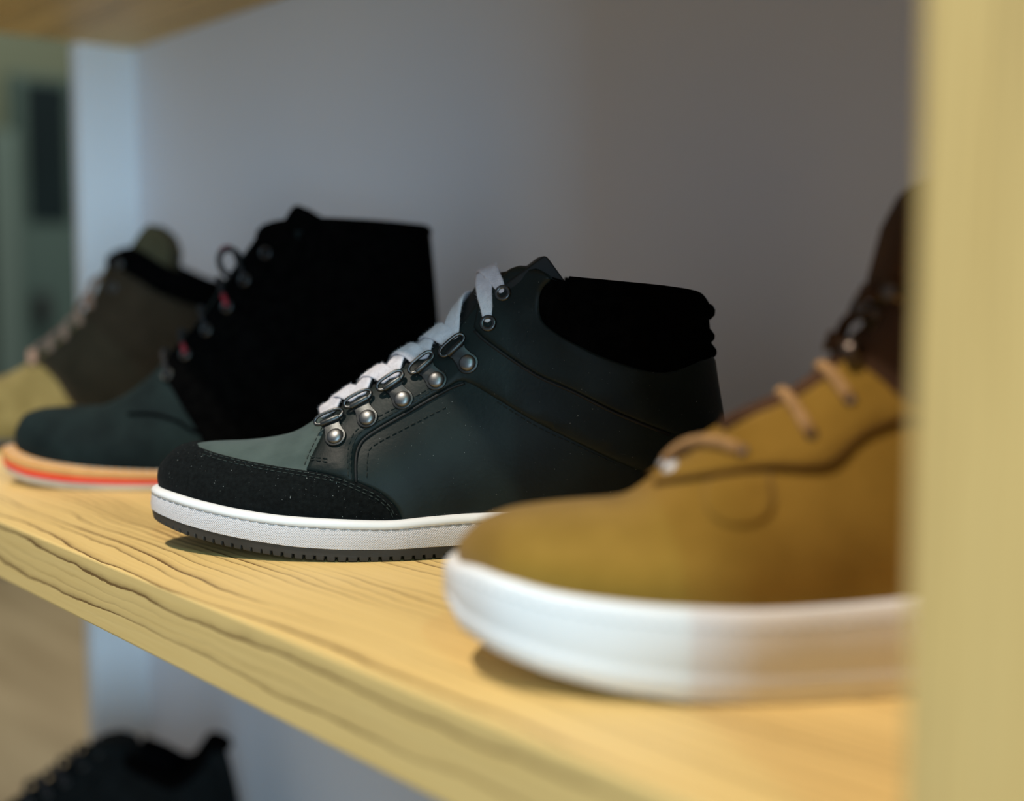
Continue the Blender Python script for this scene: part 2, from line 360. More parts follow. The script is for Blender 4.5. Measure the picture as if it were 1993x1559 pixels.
def shell(bm, L, nth=150, nph=34, ph1=1.0, th0=-1.0, th1=1.0, off=0.0):
    grid = []
    for i in range(nth*2):
        th = -1+2*i/(nth*2)
        grid.append([bm.verts.new(L.at(th, ph1*j/nph, off)) for j in range(nph+1)])
    n = len(grid)
    for i in range(n):
        a = grid[i]; b = grid[(i+1) % n]
        for j in range(nph):
            try: bm.faces.new((a[j], b[j], b[j+1], a[j+1]))
            except ValueError: pass
    bmesh.ops.remove_doubles(bm, verts=bm.verts, dist=2e-5)
    bmesh.ops.recalc_face_normals(bm, faces=bm.faces)
def poly_patch(L, poly, off, name, m, parent, mirror=True, step=0.0035, edge=0.0009, base=-0.0004, lo=None):
    """panel lying on the last: poly in (theta, phi)"""
    SX, SY = 0.16, 0.10
    P2 = [Vector((a*SX, b*SY)) for a, b in poly]
    # drop near duplicates
    Q = [P2[0]]
    for p in P2[1:]:
        if (p-Q[-1]).length > 0.0004: Q.append(p)
    if (Q[0]-Q[-1]).length < 0.0004: Q.pop()
    area = sum(Q[i-1].x*Q[i].y-Q[i].x*Q[i-1].y for i in range(len(Q)))
    if area < 0: Q.reverse()
    D = []
    for i in range(len(Q)):
        a = Q[i]; b = Q[(i+1) % len(Q)]; k = max(1, int((b-a).length/0.002))
        for j in range(k): D.append(a.lerp(b, j/k))
    Dn = np.array([(p.x, p.y) for p in D])
    E0 = Dn; E1 = np.roll(Dn, -1, 0)
    def inside(x, y):
        c = ((E0[:, 1] > y) != (E1[:, 1] > y)); 
        xi = (E1[:, 0]-E0[:, 0])*(y-E0[:, 1])/(E1[:, 1]-E0[:, 1]+1e-15)+E0[:, 0]
        return (np.count_nonzero(c & (x < xi)) % 2) == 1
    def dist(x, y):
        d = E1-E0; l = (d**2).sum(1)+1e-15; t = np.clip(((np.array([x, y])-E0)*d).sum(1)/l, 0, 1)
        pr = E0+d*t[:, None]; return math.sqrt((((pr-np.array([x, y]))**2).sum(1)).min())
    pts = list(D)
    for i in range(len(D)):
        t = (D[(i+1) % len(D)]-D[i-1]); 
        if t.length < 1e-9: continue
        n = Vector((-t.y, t.x)).normalized(); q = D[i]+n*edge
        if inside(q.x, q.y) and dist(q.x, q.y) > edge*0.8: pts.append(q)
    x0, y0 = Dn.min(0); x1, y1 = Dn.max(0)
    x = x0+step/2; row = 0
    while x < x1:
        y = y0+step/2
        while y < y1:
            if inside(x, y) and dist(x, y) > edge*2.2: pts.append(Vector((x, y)))
            y += step
        x += step
    nb = len(D)
    r = delaunay_2d_cdt(pts, [], [list(range(nb))], 1, 1e-7)
    vs_, fs, orig = r[0], r[2], r[3]
    bm = bmesh.new()
    for sgn in ((1, -1) if mirror else (1,)):
        bset = set()
        V = []
        for k, p in enumerate(vs_):
            isb = any(o_ < nb for o_ in orig[k]) if orig[k] else dist(p.x, p.y) < 1e-5
            th = p.x/SX*sgn; ph = min(max(p.y/SY, 0), 1.1)
            V.append(bm.verts.new(L.at(th, ph, (off*0.45 if lo is None else lo) if isb else off)))
        ec = {}
        for f in fs:
            try: bm.faces.new([V[i] for i in f])
            except ValueError: continue
            for a, b in zip(f, list(f[1:])+[f[0]]): ec[frozenset((a, b))] = ec.get(frozenset((a, b)), 0)+1
        low = {}
        for e_, c_ in ec.items():
            if c_ == 1:
                a, b = tuple(e_)
                for k in (a, b):
                    if k not in low:
                        p = vs_[k]; low[k] = bm.verts.new(L.at(p.x/SX*sgn, min(max(p.y/SY, 0), 1.1), base))
                bm.faces.new((V[a], V[b], low[b], low[a]))
    bmesh.ops.recalc_face_normals(bm, faces=bm.faces)
    return link(name, bm, m, parent)
def stitch(L, paths, off, name, m, parent, dash=0.0026, gap=0.0009, r=0.00032, mirror=True):
    for path in paths:
        for sgn in ((1, -1) if mirror else (1,)):
            bm = bmesh.new(); dashes(bm, [L.at(a*sgn, b, off) for a, b in path], dash, gap, r); link(name, bm, m, parent)
def dashes(bm, pts, dash, gap, r, closed=False):
    if closed: pts = pts+[pts[0]]
    acc = [0.0]
    for a, b in zip(pts, pts[1:]): acc.append(acc[-1]+(b-a).length)
    def at(d):
        k = int(np.searchsorted(acc, d))-1; k = max(0, min(k, len(pts)-2)); l = acc[k+1]-acc[k]
        return pts[k].lerp(pts[k+1], 0 if l < 1e-12 else (d-acc[k])/l)
    d = 0
    while d+dash < acc[-1]:
        P = [at(d+dash*t) for t in (0, 0.2, 0.5, 0.8, 1)]
        tube(bm, P, lambda i: r*(0.3, 0.9, 1.0, 0.9, 0.3)[i], 5)
        d += dash+gap
# ---- soles
class Sole:
    def __init__(s, L, bottom_px, zflat=0.0, N=700):
        """outline of the last's lower edge resampled evenly; bottom traced at the near side"""
        s.L = L
        raw = []
        for i in range(1200):
            p = L.P(-1+2*i/1200, 0); raw.append((p.x, p.y, p.z))
        raw = np.array(raw); nx = np.roll(raw, -1, 0); seg = np.sqrt(((nx-raw)[:, :2]**2).sum(1)); acc = np.concatenate([[0], np.cumsum(seg)])
        tot = acc[-1]; q = np.linspace(0, tot, N, endpoint=False); ext = np.vstack([raw, raw[:1]])
        s.O = np.stack([np.interp(q, acc, ext[:, j]) for j in range(3)], 1); s.a = q; s.N = N; s.tot = tot
        for _ in range(3): s.O[:, :2] = (np.roll(s.O[:, :2], 1, 0)+2*s.O[:, :2]+np.roll(s.O[:, :2], -1, 0))/4
        t = np.roll(s.O, -2, 0)-np.roll(s.O, 2, 0); n = np.stack([t[:, 1], -t[:, 0]], 1); n /= np.sqrt((n**2).sum(1))[:, None]
        cen = s.O[:, :2].mean(0)
        if ((s.O[:, :2]-cen)*n).sum() < 0: n = -n
        for _ in range(6): n = (np.roll(n, 1, 0)+2*n+np.roll(n, -1, 0))/4
        s.n = n/np.sqrt((n**2).sum(1))[:, None]
        xs = []; zs = []
        for px, py in bottom_px:
            x = pl(px, py, L.F0)[0]-L.R0
            wn = np.interp(x, s.O[:, 0][s.O[:, 1] < 0][np.argsort(s.O[:, 0][s.O[:, 1] < 0])], -s.O[:, 1][s.O[:, 1] < 0][np.argsort(s.O[:, 0][s.O[:, 1] < 0])])
            R, z = pl(px, py, L.F0-wn); xs.append(R-L.R0); zs.append(max(zflat, z-L.dz))
        s.bx, s.bz = np.array(xs), np.array(zs)
    def zb(s, x): return np.interp(x, s.bx, s.bz)
    def pt(s, i, f, d):
        i %= s.N; o = s.O[i]; x = o[0]+s.n[i, 0]*d; y = o[1]+s.n[i, 1]*d
        zb = float(s.zb(x)); return Vector((x, y, zb+(o[2]-zb)*f))
    def loop(s, f, d): return [s.pt(i, f, d) for i in range(s.N)]
    def band(s, rows, name, m, parent, lugs=None):
        """rows from bottom to top: (fraction of sole height, outward offset[, extra dz])"""
        bm = bmesh.new(); uvl = bm.loops.layers.uv.new('UVMap'); rings = []; meta = {}
        for r in rows:
            ring = []
            for i in range(s.N):
                p = s.pt(i, r[0], r[1])
                if len(r) > 2: p.z += r[2]
                if lugs and r[0] <= lugs[3]:
                    ph = (s.a[i] % lugs[0])/lugs[0]
                    if ph < lugs[1]: p.z += lugs[2]; 
                v = bm.verts.new(p); meta[v] = (s.a[i], p.z); ring.append(v)
            rings.append(ring)
        for a, b in zip(rings, rings[1:]):
            for i in range(s.N):
                j = (i+1) % s.N
                f = bm.faces.new((a[i], a[j], b[j], b[i]))
                for lp in f.loops:
                    u, vv = meta[lp.vert]
                    if j == 0 and lp.vert in (a[j], b[j]): u = s.tot
                    lp[uvl].uv = (u, vv)
        # caps: strips across the sole
        h = s.N//2
        for ring in (rings[0], rings[-1]):
            for i in range(1, h):
                try: bm.faces.new((ring[i], ring[i+1], ring[(s.N-i-1) % s.N], ring[(s.N-i) % s.N])) if i+1 < s.N-i-1 else None
                except ValueError: pass
            try: bm.faces.new((ring[0], ring[1], ring[s.N-1]))
            except ValueError: pass
        bmesh.ops.recalc_face_normals(bm, faces=bm.faces)
        return link(name, bm, m, parent)
def auto_smooth(o, ang=0.7):
    e = o.modifiers.new('edge_split', 'EDGE_SPLIT'); e.split_angle = ang

def insides(L, q0, root, m_collar, m_lining, r=0.0035, depth=0.62, tube_parts=True, ql=None):
    """padded collar roll along the open top and the lining inside"""
    th0 = math.acos(1-2*q0)/math.pi
    th = [th0+(2-2*th0)*i/90 for i in range(91)]
    path = [L.P(t, 1.0) for t in th]
    if tube_parts:
        bm = bmesh.new(); tube(bm, path, r, 10); link('collar', bm, m_collar, root)
    if ql: th0 = math.acos(1-2*ql)/math.pi; th = [th0+(2-2*th0)*i/90 for i in range(91)]
    bm = bmesh.new(); rows = []
    for k in range(12):
        f = k/11; ph = 1-depth*f
        ring = []
        for t in th:
            p = L.P(t, ph); n = L.N(t, ph); ring.append(bm.verts.new(p-n*(0.0012+0.001*min(1, f*6))))
        rows.append(ring)
    for a, b in zip(rows, rows[1:]):
        for i in range(len(th)-1): bm.faces.new((a[i], a[i+1], b[i+1], b[i]))
    last = rows[-1]; n = len(last)
    for i in range(n//2-1): bm.faces.new((last[i], last[i+1], last[n-2-i], last[n-1-i]))
    link('lining', bm, m_lining, root)
def slab(profile, halfw, th, name, m, parent, curve=0.25, nw=10):
    """tongue: profile = list of (x,z) of its outer face going upward, halfw per point"""
    P = catmull([(x, 0, z) for x, z in profile], 5); T = tangents(P); HW = np.interp(np.linspace(0, 1, len(P)), np.linspace(0, 1, len(halfw)), halfw)
    bm = bmesh.new(); fr = []; 
    for t in T: fr.append((Vector((0, 1, 0)), t.cross(Vector((0, 1, 0))).normalized()))
    def sec(i):
        hw = HW[i]; o = []
        for k in range(nw+1):
            a = -1+2*k/nw; o.append((a*hw, th/2-curve*hw*a*a))
        for k in range(nw, -1, -1):
            a = -1+2*k/nw; o.append((a*hw, -th/2-curve*hw*a*a))
        return o
    sweep(bm, P, fr, sec); bmesh.ops.recalc_face_normals(bm, faces=bm.faces)
    o = link(name, bm, m, parent); bevel(o, 0.001, 2); return o
def eyelet(L, th, ph, off, r, root, m, inner=0.55, name='eyelet'):
    p = L.at(th, ph, off); n = L.N(th, ph); bm = bmesh.new()
    lathe(bm, [(r*inner, -0.0008), (r*inner, 0.0006), (r*(inner+1)/2, 0.0011), (r*0.95, 0.0007), (r, -0.0006)], frame_at(p, n, Vector((0, 0, 1))), 28)
    return link(name, bm, m, root)

# ------------------------------------------------------------------ the setting
YF, YW = 0.2467, 0.60                       # front edge of the boards, face of the wall
XL, XR = -1.386, -0.1687                    # left end of the boards, inner face of the upright
def struct(name, parts, m, bev=0.0):
    bm = bmesh.new()
    for p in parts: box(bm, *p)
    o = link(name, bm, m, smooth=False); o['kind'] = 'structure'
    if bev: bevel(o, bev)
    return o
M['floor'] = mix_noise('floor_boards', (0.25, 0.185, 0.10), (0.34, 0.26, 0.15), 1.2, 0.45, 0.05, 60, stretch=(1, 9, 1))
M['olive'] = mix_noise('olive_paint', (0.065, 0.078, 0.046), (0.072, 0.085, 0.05), 2, 0.8, 0.05)
M['teal_dark'] = mix_noise('dark_teal_glass', (0.0025, 0.007, 0.008), (0.004, 0.010, 0.011), 1.5, 0.6, 0.0, spec=0.1)
M['teal'] = mix_noise('teal_paint', (0.022, 0.046, 0.036), (0.032, 0.060, 0.050), 1.5, 0.7, 0.0)
M['pale_green'] = mix_noise('pale_green_paint', (0.055, 0.085, 0.070), (0.065, 0.095, 0.08), 1.5, 0.7, 0.0)
struct('floor', [(-5.6, 1.5, -2.2, 4.2, -0.04, 0.0)], M['floor'])
struct('wall_back', [(XL-0.02, 0.6, YW, YW+0.12, 0.0, ZS+1.1)], M['wall'])
struct('trim_1', [(XL-0.02, XL, 0.537, YW+0.005, 0.0, ZS+0.3876)], M['white_paint'], 0.001)
struct('wall_left', [(-5.4, -5.2, -2.2, 4.2, 0.0, ZS+1.6)], M['olive'])
def onX(px, py, X):
    u = (px-CX)/FP; v = (py-CY)/FP
    fw = math.cos(PITCH)-v*math.sin(PITCH); dn = math.sin(PITCH)+v*math.cos(PITCH)
    d = FW*fw+RT*u; t = X/d.x; return d.y*t, ZS+CH-dn*t
def door():
    y0, zt = onX(10, 145, -5.2); y1, _ = onX(150, 145, -5.2); _, zm = onX(70, 430, -5.2)
    bm = bmesh.new(); box(bm, -5.2, -5.14, y0, y1+0.4, 0.0, zt); d = link('door_1', bm, M['teal'], smooth=False); d['kind'] = 'structure'
    bm = bmesh.new(); box(bm, -5.142, -5.13, y0+0.05, y1-0.07, zm, zt-0.03); link('door_panel', bm, M['teal_dark'], d, smooth=False)
    bm = bmesh.new(); box(bm, -5.2, -5.10, y0-0.09, y0, 0.0, zt-0.22); link('door_frame', bm, M['pale_green'], d, smooth=False)
    bm = bmesh.new(); yh, zh = onX(66, 598, -5.2); box(bm, -5.14, -5.08, yh-0.03, yh+0.03, zh-0.06, zh+0.06)
    h = link('door_handle', bm, M['leather_black'], d, smooth=False); bevel(h, 0.02, 3)
door()
def board(name, label, x0, x1, y0, y1, z0, z1, cat, group=None):
    bm = bmesh.new(); cx, cy = (x0+x1)/2, (y0+y1)/2
    box(bm, x0-cx, x1-cx, y0-cy, y1-cy, 0, z1-z0)
    o = link(name, bm, M['shelf'], smooth=False); o.location = (cx, cy, z0); bevel(o, 0.0012, 3)
    o['label'] = label; o['category'] = cat
    if group: o['group'] = group
    return o
G = 'wooden shelf boards of the shoe display'
board('shelf_board', 'pale wooden shelf board carrying the four boots, its striped front edge towards the aisle', XL, XR, YF, YW, ZS-0.0337, ZS, 'shelf', G)
board('shelf_board', 'upper wooden shelf board seen from below in the top left corner', XL, XR, YF, YW, ZS+0.3876, ZS+0.4213, 'shelf', G)
board('shelf_board', 'lowest wooden shelf board beneath the single black shoe', XL, XR, YF, YW, ZS-0.455, ZS-0.4213, 'shelf', G)
M['upright'] = M['shelf'].copy(); M['upright'].name = 'upright_wood'
for n_ in M['upright'].node_tree.nodes:     # the same wood, its grain running up the upright
    if n_.type == 'MAPPING' and n_.inputs['Location'].default_value[0] == 0 and any(l.from_node.type == 'TEX_COORD' for l in n_.inputs[0].links):
        n_.inputs['Rotation'].default_value = (0, math.radians(90), 0); n_.inputs['Location'].default_value = (0.3, 0.11, 0.05)
bm = bmesh.new(); box(bm, 0, 0.034, 0, YW-YF, 0, ZS+0.9)
up = link('shelf_upright', bm, M['upright'], smooth=False); up.location = (XR, YF, 0); bevel(up, 0.0012, 3)
up['label'] = 'tall pale wooden upright at the right edge, blurred, in front of the ochre boot'; up['category'] = 'shelf upright'

def st(b, t, wb, wt=None, c=0.0, m=None):
    d = dict(b=b, t=t, wb=wb, wt=wb*0.8 if wt is None else wt, c=c)
    if m: d['m'] = m
    return d
def prism(L, px, halfw, name, m, root, bev=0.0015, dx=0.0):
    """solid with a traced side outline; halfw per outline point"""
    P = [pl(x, y, L.F0) for x, y in px]; hw = halfw if isinstance(halfw, (list, tuple)) else [halfw]*len(px)
    bm = bmesh.new(); a = []; b = []
    mid = []
    for (R, z), h in zip(P, hw):
        a.append(bm.verts.new((R-L.R0, -h, z-L.dz))); mid.append(bm.verts.new((R-L.R0-dx, 0, z-L.dz))); b.append(bm.verts.new((R-L.R0, h, z-L.dz)))
    n = len(P)
    for i in range(n):
        j = (i+1) % n; bm.faces.new((a[i], a[j], mid[j], mid[i])); bm.faces.new((mid[i], mid[j], b[j], b[i]))
    bm.faces.new(a[::-1]); bm.faces.new(b); bmesh.ops.recalc_face_normals(bm, faces=bm.faces)
    o = link(name, bm, m, root); bevel(o, bev, 3, 0.4); return o
def lace_path(L, A, B, lift, n=16, o0=0.0015, crossing=True):
    """from near point A to far point B over the ridge (theta, phi); returns points and normals"""
    P = []; Nn = []
    for k in range(n+1):
        t = k/n; th = A[0]+(B[0]-A[0])*t
        ph = A[1]+(2-B[1]-A[1])*t
        p = L.P(th, ph); nn = (L.N(th, min(ph, 0.985)) if ph <= 1 else L.N(-th, min(2-ph, 0.985)))
        if 0.93 < ph < 1.07: nn = (L.N(th, 0.93)+L.N(-th, 0.93)).normalized()
        P.append(p+nn*(o0+lift*math.sin(math.pi*t)**0.8)); Nn.append(nn)
    for _ in range(2):
        P = [P[0]]+[(P[i-1]+P[i]*2+P[i+1])/4 for i in range(1, n)]+[P[-1]]
        Nn = [Nn[0]]+[(Nn[i-1]+Nn[i]*2+Nn[i+1]).normalized() for i in range(1, n)]+[Nn[-1]]
    return P, Nn
def flip(P): return [Vector((p.x, -p.y, p.z)) for p in P]
def root_of(L, name, label, cat):
    p = world(L.R0, L.F0, L.dz); return thing(name, label, cat, p, SHOE_ROT, None)

# ------------------------------------------------------------------ the sharp dark green boot
def centre_boot():
    L = Last(0.69, -0.02, [
        st((316, 942), (328, 892), 0, 0, m=(314, 915)), st((345, 958), (351, 872), .019), st((400, 974), (410, 859), .030), st((480, 991), (480, 856), .039),
        st((570, 1003), (560, 844), .0445), st((670, 1009), (626, 808), .046), st((760, 1011), (702, 756), .044, .034), st((840, 1004), (782, 700), .039, .032),
        st((920, 998), (852, 655), .035, .030), st((1000, 996), (905, 590), .033, .028), st((1080, 996), (950, 537), .033, .026, .08), st((1150, 996), (1015, 528), .034, .024, .5),
        st((1230, 996), (1085, 546), .035, .027, 1), st((1310, 994), (1190, 557), .033, .029, 1), st((1380, 990), (1300, 568), .026, .024, 1), st((1425, 985), (1355, 578), .012, .012, 1),
        st((1434, 984), (1369, 594), 0, 0, 1, m=(1394, 790))])
    root = root_of(L, 'boot', 'dark green leather boot with white laces and silver lace rings, centre of the shelf', 'boot')
    bm = bmesh.new(); shell(bm, L); link('vamp', bm, M['nubuck'], root)
    tr = L.trace
    seam = tr([(781, 1010), (770, 988), (744, 963), (710, 945), (667, 930), (624, 921), (559, 912), (495, 901), (430, 886), (388, 872)])
    thr = L.sv(384, 862)[0]
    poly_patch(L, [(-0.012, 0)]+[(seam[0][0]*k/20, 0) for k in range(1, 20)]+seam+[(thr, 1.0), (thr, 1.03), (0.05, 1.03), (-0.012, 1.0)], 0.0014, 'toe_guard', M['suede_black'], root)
    q = tr([(686, 938), (688, 885), (708, 842), (784, 796), (866, 748), (905, 734), (968, 764), (1046, 810), (1200, 884), (1304, 928), (1405, 968)])
    poly_patch(L, q+[(1.02, q[-1][1]), (1.02, 0)]+[(1-(1-seam[0][0])*k/30, 0) for k in range(0, 30)]+[seam[0]]+seam[1:30], 0.0005, 'quarter', M['leather'], root)
    low = tr([(598, 917), (640, 925), (690, 939), (691, 900), (697, 870), (718, 845), (790, 802), (868, 757), (905, 743), (965, 775), (1042, 821), (1196, 896), (1300, 940), (1398, 975)])
    hi = tr([(1378, 690), (1290, 722), (1196, 700), (1124, 667), (1078, 638), (1060, 618), (1056, 592), (1060, 568), (1075, 546), (1085, 540), (1050, 530)])
    inner = tr([(1010, 520), (985, 536), (958, 552), (930, 592), (905, 628), (868, 668), (826, 692), (775, 728), (712, 768), (664, 800), (644, 818), (622, 862), (606, 893)])
    poly_patch(L, low+[(1.02, low[-1][1]), (1.02, hi[0][1])]+hi+inner, 0.0020, 'eyestay', M['leather'], root)
    g2 = tr([(925, 640), (954, 667), (1042, 727), (1119, 760), (1196, 800), (1300, 842), (1400, 872)])
    up_ = tr([(1378, 694), (1290, 726), (1196, 703), (1122, 670), (1076, 641), (1057, 621), (1053, 594), (1057, 568), (1072, 547), (1085, 540), (1050, 530), (1010, 520), (985, 538), (960, 555), (935, 596)])
    poly_patch(L, g2+[(1.02, g2[-1][1]), (1.02, up_[0][1])]+up_, 0.0029, 'ankle_band', M['leather'], root, lo=0.0023)
    cl = tr([(1378, 706), (1290, 738), (1196, 712), (1119, 677), (1069, 646), (1050, 622), (1047, 592), (1055, 566), (1075, 548)])
    cl = [p for p in cl]
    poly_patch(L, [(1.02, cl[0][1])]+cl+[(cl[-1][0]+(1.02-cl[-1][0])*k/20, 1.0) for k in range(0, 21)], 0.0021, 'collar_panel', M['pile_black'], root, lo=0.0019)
    # heel rolls
    bm = bmesh.new()
    for py, r in ((606, .0046), (648, .0030), (675, .0030)):
        a, b = L.sv(1372, py); path = [L.at(a-0.1+(2-2*a+0.2)*k/24, b, 0.0012) for k in range(25)]
        tube(bm, path, lambda i: r*(0.2+0.8*math.sin(math.pi*i/24)**0.5), 10)
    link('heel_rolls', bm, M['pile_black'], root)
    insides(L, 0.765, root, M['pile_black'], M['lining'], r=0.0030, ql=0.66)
    prism(L, [(965, 600), (985, 552), (1015, 530), (1057, 499), (1064, 502), (1098, 549), (1120, 600), (1060, 700), (990, 690)], [.016, .018, .019, .020, .020, .020, .019, .018, .016], 'tongue', M['leather_black'], root, 0.002, 0.002)
    ta = L.sv(648, 800)[0]; tb = L.sv(1015, 529)[0]
    poly_patch(L, [(ta+(tb-ta)*k/30, 0.70) for k in range(31)]+[(tb+(ta-tb)*k/30, 1.015) for k in range(31)], 0.0005, 'tongue_front', M['leather_black'], root, mirror=True)
    # dark tubes standing in for shade in the gaps below eyestay and ankle band
    bm = bmesh.new()
    for sg in (1, -1):
        tube(bm, [L.at(a*sg, b, 0.0008) for a, b in tr([(693, 940), (693, 900), (700, 870), (721, 847), (790, 806), (870, 760), (905, 746)])], 0.0008, 6)
        tube(bm, [L.at(a*sg, b, 0.0018) for a, b in tr([(926, 646), (954, 671), (1042, 731), (1119, 764), (1196, 804), (1300, 846)])], 0.0009, 6)
    link('gap_shade', bm, M['leather_black'], root)
    def shift(p, dx, dy): return [(x+dx, y+dy) for x, y in p]
    tg = [(766, 1000), (758, 985), (736, 966), (705, 952), (665, 936), (624, 927), (559, 918), (495, 907), (430, 892), (395, 881)]
    ey = [(685, 934), (684, 900), (690, 866), (712, 838), (790, 795), (862, 751)]
    stitch(L, [tr(tg), tr(shift(tg, -2, 6))], 0.0016, 'stitching', M['thread'], root)
    stitch(L, [tr(ey), tr(shift(ey, -6, -5)), tr([(596, 910), (606, 885), (624, 850), (638, 824)]), tr([(606, 893), (640, 897)]), tr([(606, 899), (640, 903)])], 0.0022, 'stitching', M['thread_dark'], root)
    stitch(L, [tr([(714, 930), (716, 890), (728, 868), (800, 828), (877, 789)]), tr([(968, 782), (1042, 829), (1120, 866), (1196, 902)])], 0.0008, 'stitching', M['thread_dark'], root)
    # lace rings
    rings = [(647, 820), (704, 787), (766, 751), (823, 713), (884, 676)]
    rivs = [(656, 855), (718, 818), (786, 781), (851, 743), (912, 709)]
    node_ = []
    for sgn in (1, -1):
        for (rx, ry), (vx, vy) in zip(rings, rivs):
            a, b = L.sv(vx, vy); a2, b2 = L.sv(rx, ry)
            if sgn == 1: node_.append(L.sv(rx-3, ry-8))
            p = L.at(a*sgn, b, 0.0022); n = L.N(a*sgn, b); q2 = L.at(a2*sgn, b2, 0.0022)
            Mx = frame_at(p, n, q2-p); d = min(0.0112, (q2-p).length*0.98)
            # plate
            out = []
            for k in range(19):
                t = math.radians(200-220*k/18+0) if False else math.radians(-210+240*k/18)
                out.append((0.0056*math.cos(t), 0.0054*math.sin(t)))
            out += [(0.0042, d*0.60), (0.0048, d*0.72), (0.0049, d-0.0014), (-0.0049, d-0.0014), (-0.0048, d*0.72), (-0.0042, d*0.60)]
            bm = bmesh.new()
            hz = lambda y: 0.0 if y < 0.005 else (y-0.005)*0.12
            lo = [bm.verts.new(Mx @ Vector((x, y, -0.0003))) for x, y in out]; hi_ = [bm.verts.new(Mx @ Vector((x, y, 0.0008+hz(y)))) for x, y in out]
            n_ = len(out)
            for k in range(n_): bm.faces.new((lo[k], lo[(k+1) % n_], hi_[(k+1) % n_], hi_[k]))
            bm.faces.new(lo[::-1]); bm.faces.new(hi_)
            tube(bm, [Mx @ Vector((-0.0050, d-0.0014, 0.0016)), Mx @ Vector((0, d-0.0014, 0.0016)), Mx @ Vector((0.0050, d-0.0014, 0.0016))], 0.0017, 12)
            bmesh.ops.recalc_face_normals(bm, faces=bm.faces)
            pt_ = link('lace_hook', bm, M['metal'], root); bevel(pt_, 0.0004, 2)
            bm = bmesh.new(); lathe(bm, [(0.0044, 0.0002), (0.0043, 0.0010), (0.0041, 0.0016), (0.0036, 0.0022), (0.0027, 0.0027), (0.0015, 0.0030), (0, 0.0031)], Mx, 28)
            link('rivet', bm, M['rivet'], pt_)
            bm = bmesh.new(); path = []
            for k in range(28):
                t = 2*math.pi*k/28; cx_, sy = math.cos(t), math.sin(t)
                path.append(Mx @ Vector((0.0074*math.copysign(abs(cx_)**0.6, cx_), d+0.0008+0.0024*math.copysign(abs(sy)**0.75, sy), 0.0016+0.0014*(sy > 0)*sy)))
            tube(bm, path, 0.0009, 8, closed=True); link('ring', bm, M['metal_dark'], pt_)
    for px, py in ((953, 632), (982, 574)):
        a, b = L.sv(px, py); node_.append((a, b))
        for s_ in (1, -1): eyelet(L, a*s_, b, 0.0030, 0.0044, root, M['metal_dark'], 0.5)
    # laces: one flat cotton ribbon, crossing back and forth
    bm = bmesh.new()
    K = len(node_)
    def width(kA, kB):
        def f(i, n=16):
            t = i/n; w0 = 0.0090 if kA < 5 else 0.0036; w1 = 0.0090 if kB < 5 else 0.0036
            return w0+(w1-w0)*t+ (0.0116-max(w0, w1)*0.5-min(w0, w1)*0.5)*math.sin(math.pi*t)**0.7*0.9
        return f
    def run(A, B, lift, kA, kB, mirror=False, o0=0.002):
        P, Nn = lace_path(L, A, B, lift, o0=o0)
        if mirror: P = flip(P); Nn = flip(Nn)
        P = [p+Vector((random.uniform(-1, 1), 0, random.uniform(-1, 1)))*0.00022 for p in P]
        ribbon(bm, P, Nn, width(kA, kB), 0.0017, 0.0002)
    run(node_[0], node_[0], 0.0018, 0, 0)
    for k in range(K-1):
        o0 = 0.0026 if k >= 4 else 0.0024
        run(node_[k], node_[k+1], 0.0008, k, k+1, False, o0)
        if k != 4: run(node_[k], node_[k+1], 0.0024, k, k+1, True, o0)
    bmesh.ops.recalc_face_normals(bm, faces=bm.faces)
    fz = bmesh.new(); fs_ = list(bm.faces); rnd = random.Random(3)
    for f in fs_:
        if len(f.verts) != 4: continue
        for _ in range(4):
            a, b, c, d = [v.co for v in f.verts]; u, v_ = rnd.random(), rnd.random()
            p = a.lerp(b, u).lerp(d.lerp(c, u), v_); n = f.normal
            q = Vector((rnd.uniform(-1, 1), rnd.uniform(-1, 1), rnd.uniform(-1, 1)))*0.9+n
            q.normalize(); s2 = q.cross(Vector((rnd.uniform(-1, 1), 1, rnd.uniform(-1, 1)))).normalized()*0.00004; l = rnd.uniform(0.0004, 0.0013)
            k_ = q+Vector((rnd.uniform(-1, 1), rnd.uniform(-1, 1), rnd.uniform(-1, 1)))*0.6
            m1 = p+q*l*0.5; m2 = p+k_*l
            vv = [fz.verts.new(x) for x in (p-s2, p+s2, m1+s2*0.8, m2, m1-s2*0.8)]; fz.faces.new(vv)
    lc = link('laces', bm, M['lace_white'], root); fo = link('lace_fibres', fz, M['lace_white'], lc, smooth=False); fo['kind'] = 'stuff'
    sm = lc.modifiers.new('s', 'SUBSURF'); sm.levels = 1; sm.render_levels = 2
    # navy mark on the heel
    poly_patch(L, L.trace([(1258, 838), (1266, 838), (1264, 856), (1256, 856)], 1), 0.0022, 'heel_mark', M['navy'], root, mirror=False)
    poly_patch(L, L.trace([(1280, 850), (1288, 850), (1286, 866), (1278, 866)], 1), 0.0022, 'heel_mark', M['navy'], root, mirror=False)
    # sole
    S = Sole(L, [(310, 1006), (336, 1022), (366, 1035), (430, 1055), (495, 1070), (581, 1085), (667, 1093), (753, 1093), (882, 1085), (1100, 1078), (1300, 1073), (1440, 1066)], N=1400)
    o = S.band([(0.0, 0.0030), (0.03, 0.0042), (0.13, 0.0046), (0.135, 0.0046), (0.30, 0.0050)], 'outsole', M['rubber_dark'], root, lugs=(0.0052, 0.25, 0.0022, 0.13)); auto_smooth(o)
    o = S.band([(0.30, 0.0046), (0.32, 0.0054), (0.50, 0.0056), (0.74, 0.0052), (0.80, 0.0048), (0.81, 0.0036)], 'midsole', M['rubber_hatch'], root); auto_smooth(o)
    o = S.band([(0.80, 0.0040), (0.815, 0.0050), (0.88, 0.0053), (0.95, 0.0046), (0.99, 0.0034), (1.01, 0.0018), (1.0, -0.002)], 'rim', M['rubber_white'], root)
